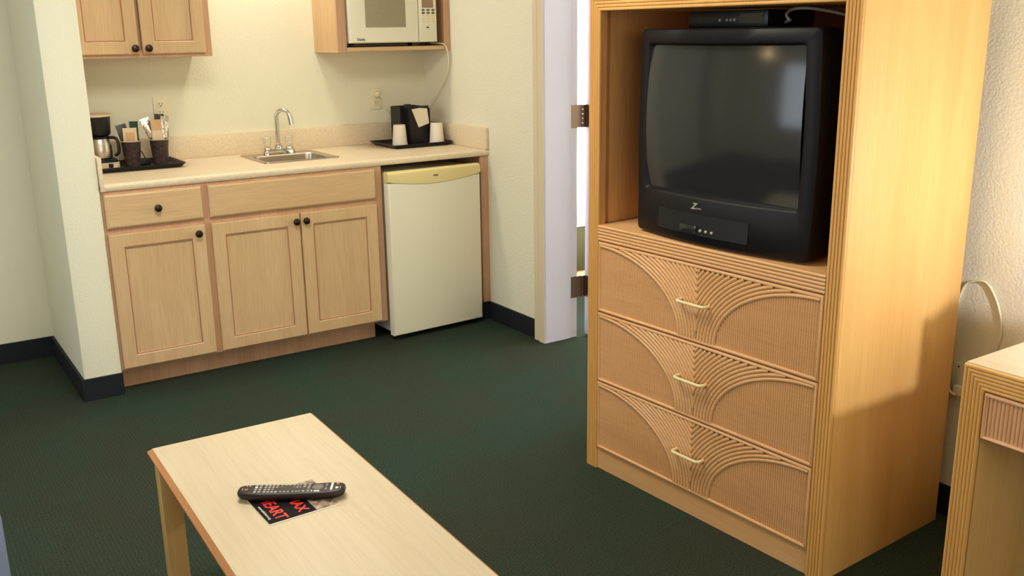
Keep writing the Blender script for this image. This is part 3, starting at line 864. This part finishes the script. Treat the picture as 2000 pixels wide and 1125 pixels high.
# cable box on the television and its cables
cb = thing('cable_box', 'low black cable box with small indicator lights on top of the television', 'cable box', (1.2082, -1.7296, 0), R(2.821), world=False)
zt = SH+TH+.0005
obj('housing', B((.13, .34, -.60, -.30, zt, zt+.048, .004)), 'black', cb)
for yy, w in ((-.425, .004), (-.452, .003), (-.466, .003), (-.480, .004)):
    obj('indicator', B((.1285, .1302, yy-w, yy+w, zt+.018, zt+.025)), 'rkey', cb)
obj('display_window', B((.1285, .1302, -.585, -.50, zt+.012, zt+.038)), 'glass', cb)
bm = bmesh.new()
tube(bm, [(.20, -.605, zt+.012), (.15, -.66, zt+.018), (.12, -.68, zt+.018), (.14, -.655, zt+.034), (.17, -.66, zt+.048), (.19, -.72, zt+.045), (.25, -.80, zt+.02), (.40, -.84, zt-.03)], .0042, 8, 6)
o = tag(obj('coaxial_cable', bm, 'rkey'), 'grey cable looping over the television top right of the cable box', 'cable')
o.location = (1.2082, -1.7296, 0); o.rotation_euler = (0, 0, R(2.821))

# ------------------------------------------------------------------ coffee table
ct = thing('coffee_table', 'long low light maple coffee table with a darker brown edge', 'table', (-.2699, -1.6893, 0), R(-1.457), world=False)
tw, tl, tz = .471, 1.20, .43
bm = bmesh.new()
def tr_(i, z): return [(i, -i, z), (i, -tl+i, z), (tw-i, -tl+i, z), (tw-i, -i, z)]
loft(bm, [tr_(.012, tz-.0012), tr_(.012, tz), tr_(.03, tz)], cap0=False, cap1=True)
obj('tabletop', bm, 'mapletop', ct, smooth=0)
bm = bmesh.new()
loft(bm, [tr_(.03, tz-.036), tr_(.016, tz-.036), tr_(.006, tz-.026), tr_(.006, tz-.022), tr_(0, tz-.016), tr_(0, tz-.011), tr_(.0115, tz-.0008), tr_(.0125, tz-.0008)], cap0=True, cap1=True)
obj('edge_moulding', bm, wood('table_edge_wood', (196, 136, 84), (176, 112, 64), 'y', .4), ct, label='darker brown edge moulding', smooth=0)
for lx in (.012, tw-.064):
    for ly in (-.014, -tl+.066):
        bm = B((lx, lx+.052, ly-.052, ly, .0, tz-.036, .002)); obj('leg', bm, 'maple', ct)
obj('apron', B((.064, tw-.064, -.035, -.018, tz-.08, tz-.036)), 'maple', ct)

# remote and card on the table
card = thing('promotional_card', 'black card with red lettering and a grey picture under the remote control', 'card', (-.0625, -2.2115, tz+.0002), R(1.0), world=False)
cw, chh = .170, .156
obj('card_stock', B((-cw/2, cw/2, -chh/2-.0022, chh/2, 0, .0020)), 'cardw', card)
obj('printed_face', B((-cw/2, cw/2-.055, -chh/2, chh/2, .0020, .0024)), 'card', card)
obj('picture', B((cw/2-.055, cw/2, -chh/2, chh/2, .0020, .0024)), 'cardg', card)
text_mesh('HEART', .040, frame4((-cw/2+.034, -.008, .0026), (0, -1, 0), (1, 0, 0)), 'lettering', 'red', card, .0002, offset=.0009)
text_mesh('MAX', .036, frame4((-cw/2+.088, -.024, .0026), (0, -1, 0), (1, 0, 0)), 'lettering', 'red', card, .0002, offset=.0009)
text_mesh('www.takeheart.org', .0095, frame4((-cw/2+.010, -.020, .0026), (0, -1, 0), (1, 0, 0)), 'small_print', 'rkeyw', card, .0002)
rang = math.atan2(-.135, .221)
rm = thing('remote_control', 'dark brown remote control with many grey buttons lying across the red-lettered card', 'remote control', (-.053, -2.190, tz+.0028), rang, world=False)
rl = .128
def rloop(ins, z, hw=.029):
    P = []
    L = rl-ins
    n = 40
    for k in range(n):
        a = 2*math.pi*k/n
        # superellipse outline, slightly wider at the right end
        c, s = math.cos(a), math.sin(a)
        e = .40
        x = L*math.copysign(abs(c)**e, c); y = (hw-ins)*math.copysign(abs(s)**.55, s)*(1+.06*c-.08*math.exp(-((x/rl-.1)/.35)**2))
        P.append((x, y, z))
    return P
def bend(P): return [(x, y, z+.004*(x/rl)**2) for x, y, z in P]
bm = bmesh.new()
loft(bm, [bend(rloop(.006, 0)), bend(rloop(.002, .003)), bend(rloop(0, .009)), bend(rloop(.0008, .0155)), bend(rloop(.003, .0185)), bend(rloop(.008, .0195))])
body = obj('body', bm, 'remote', rm, smooth=60)
def rkey(x, y, w, h, mat='rkey'):
    y *= 1.22; h *= 1.2
    zz = .0190+.004*(x/rl)**2
    obj('button', B((x-w/2, x+w/2, y-h/2, y+h/2, zz, zz+.0032, .0010)), mat, rm)
# left end is the bottom of the remote
for i, x in enumerate((-.084, -.074, -.062, -.053, -.044, -.035)):
    for j, y in enumerate((-.0145, -.005, .0045, .0135)):
        rkey(x, y, .0065, .0062, 'rkeyw' if (i, j) == (0, 2) else 'rkey')
for i, x in enumerate((-.024, -.015, -.006)):
    for j, y in enumerate((-.0145, -.0045, .0055, .0135)):
        rkey(x, y, .0062, .004, 'rkeyg' if j == 2 and i else 'rkey')
for i, x in enumerate((.005, .013, .020)):
    for j, y in enumerate((-.0145, .003, .013)):
        rkey(x, y, .005, .0042, 'rkeyw' if (i, j) == (1, 1) else 'rkey')
for x in (.030, .041):
    for y in (-.0145, -.004, .0045, .013): rkey(x, y, .007, .0052, 'rkey')
bm = bmesh.new(); lathe(bm, [(.0140, .0190), (.0140, .0225), (.012, .0235), (.006, .0228), (0, .023)], (.063, .001, 0), 24); obj('navigation_pad', bm, plain('pad_grey', (110, 104, 96), .4), rm)
rkey(.062, -.0165, .014, .004, 'rkeyw'); rkey(.050, -.015, .004, .004, 'rkeyw')
rkey(.083, -.010, .005, .011, 'rkeyb'); rkey(.083, .006, .005, .012, 'rkeyb')
rkey(.096, -.001, .0055, .030, 'rkeyw')
rkey(.109, -.008, .007, .007, 'rkeyw'); rkey(.109, .009, .007, .006, 'rkeyr'); rkey(.117, -.008, .003, .007, 'rkey')
rkey(-.100, .010, .004, .006, 'rkey'); rkey(-.107, .009, .003, .006, 'rkey'); rkey(-.106, -.006, .008, .008, 'rkeyo'); rkey(-.115, -.005, .002, .009, 'rkey')

# ------------------------------------------------------------------ desk
DX, DYL, DZ = 1.262, -3.064, .75
dk = thing('desk', 'light maple writing desk with reeded front edge, right of the armoire', 'desk', (DX, DYL, 0), 0, world=False)
dl = 1.25; dd_ = W-DX-.015; ds = .053
bm = B((.004, dd_, -dl, 0, DZ-.03, DZ, .002)); obj('desktop', bm, 'mapletop', dk)
bm = bmesh.new()
pr = [(0, -.006)]+reed_prof(ds, 6, .005)+[(ds, -.006)]
path_band(bm, pr, lambda o: [(-o, 0), (-o, DZ-.003-o), (-(dl-o), DZ-.003-o), (-(dl-o), 0)])
rf = obj('reeded_frame', bm, 'rattanz', dk, smooth=60)
groove_lines(ds, 6, lambda o: [(-o, 0), (-o, DZ-.003-o), (-(dl-o), DZ-.003-o), (-(dl-o), 0)], rf)
obj('end_panel', B((.004, dd_, -ds, 0, 0, DZ-.03)), 'maple', dk)
obj('end_panel', B((.004, dd_, -dl, -dl+ds, 0, DZ-.03)), 'maple', dk)
obj('back_panel', B((dd_-.02, dd_-.005, -dl+ds, -ds, .25, DZ-.03)), 'maple', dk)
bm = bmesh.new()
box(bm, .004, .40, -.64, -ds-.003, .578, DZ-ds-.006)
y0, z0, z1, w_ = -ds-.003, .578, DZ-ds-.006, .575
path_band(bm, [(0, -.004), (0, .002), (.002, .005), (.005, .0065), (.008, .005), (.010, .001), (.0105, -.002)], lambda o: [(y0-o, z0+o), (y0-o, z1-o), (y0-w_+o, z1-o), (y0-w_+o, z0+o), (y0-o, z0+o)])
t = bmesh.new(); prev = None; pt = .0095
for i in range(int((w_-.02)/pt*6)):
    y = y0-.010-i*pt/6; xx = .003-.0045*abs(math.sin(math.pi*i/6))
    A = (t.verts.new((xx, y, z0+.009)), t.verts.new((xx, y, z1-.009)))
    if prev: t.faces.new((prev[0], prev[1], A[1], A[0]))
    prev = A
merge(bm, t)
obj('drawer', bm, wood('desk_drawer_rattan', (222, 172, 126), (210, 158, 112), 'z', .5), dk, smooth=50)

# wall outlet behind the desk, with a cord
t = thing('wall_outlet', 'ivory outlet low on the right wall between the armoire and the desk', 'outlet', (W, -2.695, .445))
oy = -2.692
obj('cover_plate', B((W-.006, W-.0003, oy-.035, oy+.035, .385, .505, .0025)), 'ivory', t)
obj('socket', B((W-.0085, W-.006, oy-.016, oy+.016, .40, .490, .003)), 'ivory', t)
bm = bmesh.new(); lathe(bm, [(.003, 0), (.003, .001)], (W-.0064, oy+.012, .494), 8, Matrix.Rotation(R(-90), 4, 'Y')); obj('screw', bm, 'darkslot', t)
t = thing('power_cable', 'white cord running from the low outlet up the right wall above the desk', 'cable', (W-.01, -2.70, .4))
bm = bmesh.new()
tube(bm, [(W-.012, oy, .425), (W-.030, oy+.004, .412), (W-.034, oy+.02, .425), (W-.02, oy+.035, .46), (W-.008, oy+.045, .55), (W-.006, -2.650, .66), (W-.006, -2.668, .745), (W-.006, -2.70, .768), (W-.006, -2.735, .770), (W-.006, -2.765, .735), (W-.006, -2.788, .68), (W-.006, -2.795, .62), (W-.006, -2.785, .56), (W-.008, -2.79, .50)], .0035, 8, 6)
obj('cord', bm, 'cord', t)
obj('plug', B((W-.030, W-.0088, oy-.012, oy+.012, .408, .440, .004)), 'cord', t)

# ------------------------------------------------------------------ desk lamp (lights the armoire side)
lx, ly = 1.62, -3.50
t = thing('table_lamp', 'ceramic table lamp with a lit bulb standing on the desk near the wall', 'lamp', (lx, ly, DZ+.0005))
bm = bmesh.new(); lathe(bm, [(.06, DZ+.0005), (.06, DZ+.012), (.02, DZ+.03), (.035, DZ+.09), (.04, DZ+.13), (.018, DZ+.19), (.010, DZ+.235), (.010, DZ+.290)], (lx, ly, 0), 28)
obj('lamp_base', bm, 'tablelamp', t)
bm = bmesh.new(); lathe(bm, [(0, DZ+.288), (.0155, DZ+.2945), (.022, DZ+.31), (.0155, DZ+.3255), (0, DZ+.332)], (lx, ly, 0), 12)
obj('bulb', bm, 'bulb', t)

# ------------------------------------------------------------------ sofa at the lower left
so = thing('sofa', 'blue upholstered sofa, only its rounded corner showing at the lower left', 'sofa', (-1.1, -2.9, 0))
obj('seat_base', B((-1.50, -.70, -3.75, -2.02, 0, .30, .03)), 'sofa', so)
obj('backrest', B((-1.56, -1.32, -3.78, -1.99, .06, .84, .09, )), 'sofa', so)
for y in (-3.02, -2.18-.83+.0):
    pass
for ya in (-3.60, -2.885):
    obj('seat_cushion', B((-1.33, -.69, ya, ya+.70, .31, .45, .045, 3) if False else (-1.33, -.69, ya, ya+.70, .305, .45, .045)), 'sofa', so)
obj('armrest', B((-1.50, -.655, -2.17, -1.93, .05, .60, .085)), 'sofa', so)
obj('armrest', B((-1.50, -.655, -3.86, -3.62, .05, .60, .085)), 'sofa', so)

# tissue box added to shadow the armoire side; wall lamp and curtain seen in the television glass
t = thing('blocker_box', 'added unseen cream tissue box on the desk near the right wall', 'tissue box', (1.70, -3.15, DZ+.0005))
obj('carton', B((1.637, 1.755, -3.21, -3.095, DZ+.0005, DZ+.125, .002)), 'pack', t)
bm = bmesh.new(); prism(bm, [(1.67, -3.15, DZ+.1255), (1.72, -3.15, DZ+.1255), (1.735, -3.15, DZ+.155), (1.70, -3.15, DZ+.165), (1.66, -3.15, DZ+.15)], (0, .004, 0)); obj('blocker', bm, 'paper', t)
t = thing('wall_lamp', 'small lit lamp high on the far left wall, a bright spot in the television glass', 'lamp', (LX, -.13, 2.33))
obj('back_plate', B((LX+.0005, LX+.02, -.19, -.07, 2.24, 2.36, .004)), 'chrome', t)
bm = bmesh.new(); tube(bm, [(LX+.02, -.13, 2.28), (LX+.07, -.13, 2.27), (LX+.09, -.13, 2.30)], .006, 8); obj('arm', bm, 'chrome', t)
bm = bmesh.new(); lathe(bm, [(.02, 2.30), (.034, 2.33), (.028, 2.37), (0, 2.385)], (LX+.09, -.13, 0), 20); obj('glass_shade', bm, emit('sconce_glow', (255, 222, 170), 40), t)
def curtain(x0, x1, y, label):
    bm = bmesh.new(); P = []
    n = 60
    for k in range(n+1): P.append((x0+(x1-x0)*k/n, y-.022-.018*math.sin(k*.85)))
    Q = P+[(a, b+.004) for a, b in reversed(P)]
    prism(bm, [(a, b, .12) for a, b in Q], (0, 0, 2.18))
    o = tag(obj('curtain', bm, 'curtain', smooth=60), label, 'curtain'); setorigin(o, ((x0+x1)/2, y-.03, .12)); return o
curtain(-2.32, -1.92, .745, 'grey green curtain hanging on the recessed wall left of the kitchen')

# ------------------------------------------------------------------ added left window, fill light and lamps
struct('added_window_2', B((LX+.001, LX+.03, -2.7, -.5, .75, .80), (LX+.001, LX+.03, -2.7, -.5, 2.15, 2.2), (LX+.001, LX+.03, -2.7, -2.65, .8, 2.15), (LX+.001, LX+.03, -.55, -.5, .8, 2.15)), 'paint')  # added unseen window, put here for a bluish reflection in the television
struct('added_pane_2', B((LX+.002, LX+.01, -2.65, -.55, .8, 2.15)), emit('added_pane_glow', (214, 230, 255), .22))  # added glow, mirrored in the screen

def area(name, loc, rot, sx, sy, power, col, spread=None):
    l = bpy.data.lights.new(name, 'AREA'); l.shape = 'RECTANGLE'; l.size = sx; l.size_y = sy; l.energy = power; l.color = col
    if spread: l.spread = spread
    o = bpy.data.objects.new(name, l); COL.objects.link(o); o.location = loc; o.rotation_euler = rot; return o
def point(name, loc, power, col, r=.03):
    l = bpy.data.lights.new(name, 'POINT'); l.energy = power; l.color = col; l.shadow_soft_size = r
    o = bpy.data.objects.new(name, l); COL.objects.link(o); o.location = loc; return o
WARM = (1, .80, .52)
area('kitchen_ceiling_light', (.93, .28, CH-.02), (0, 0, 0), .22, .16, 10.5, (1, .95, .80))
area('rear_fill_light', (-.6, FY+.1, 1.5), (R(90), 0, 0), 3.2, 1.7, 48, (1, .96, .88))  # added fill from behind the camera; no window stands there
area('room_ceiling_light', (.1, -1.65, CH-.03), (0, 0, 0), .8, .8, 38, (1, .94, .82))
area('added_left_daylight', (LX+.06, -1.6, 1.5), (R(90), 0, R(-90)), 2.0, 1.3, 26, (.80, .90, 1))  # added cool light at the unseen left window
area('bedroom_window_daylight', (3.35, BY-.04, 1.4), (R(-90), 0, 0), 2.0, 1.5, 25, (.84, .92, 1))
area('added_side_daylight', (BX-.04, -1.25, 1.45), (R(90), 0, R(90)), 1.8, 1.3, 45, (.74, .86, 1))  # added light at the unseen side window, for the cool carpet streak

w = bpy.data.worlds.new('world'); sc.world = w; w.use_nodes = True
w.node_tree.nodes['Background'].inputs[0].default_value = (.8, .85, .9, 1); w.node_tree.nodes['Background'].inputs[1].default_value = .15

# ------------------------------------------------------------------ camera
ya, pi_, ro = R(33.5822), R(-14.8986), R(-.8259)
F = Vector((math.sin(ya)*math.cos(pi_), math.cos(ya)*math.cos(pi_), math.sin(pi_)))
Rt = F.cross(Vector((0, 0, 1))).normalized(); U = Rt.cross(F)
R2 = Rt*math.cos(ro)+U*math.sin(ro); U2 = -Rt*math.sin(ro)+U*math.cos(ro)
cam = bpy.data.cameras.new('camera'); co = bpy.data.objects.new('camera', cam); COL.objects.link(co)
mw = Matrix((R2, U2, -F)).transposed().to_4x4(); mw.translation = Vector((-.7709, -4.2359, 1.5001)); co.matrix_world = mw
cam.sensor_width = 36; cam.lens = 1879.01/2000*36; cam.clip_start = .05
sc.camera = co
sc.view_settings.view_transform = 'Standard'; sc.view_settings.look = 'None'; sc.view_settings.gamma = 1
sc.view_settings.use_curve_mapping = False
sc.view_settings.exposure = 0
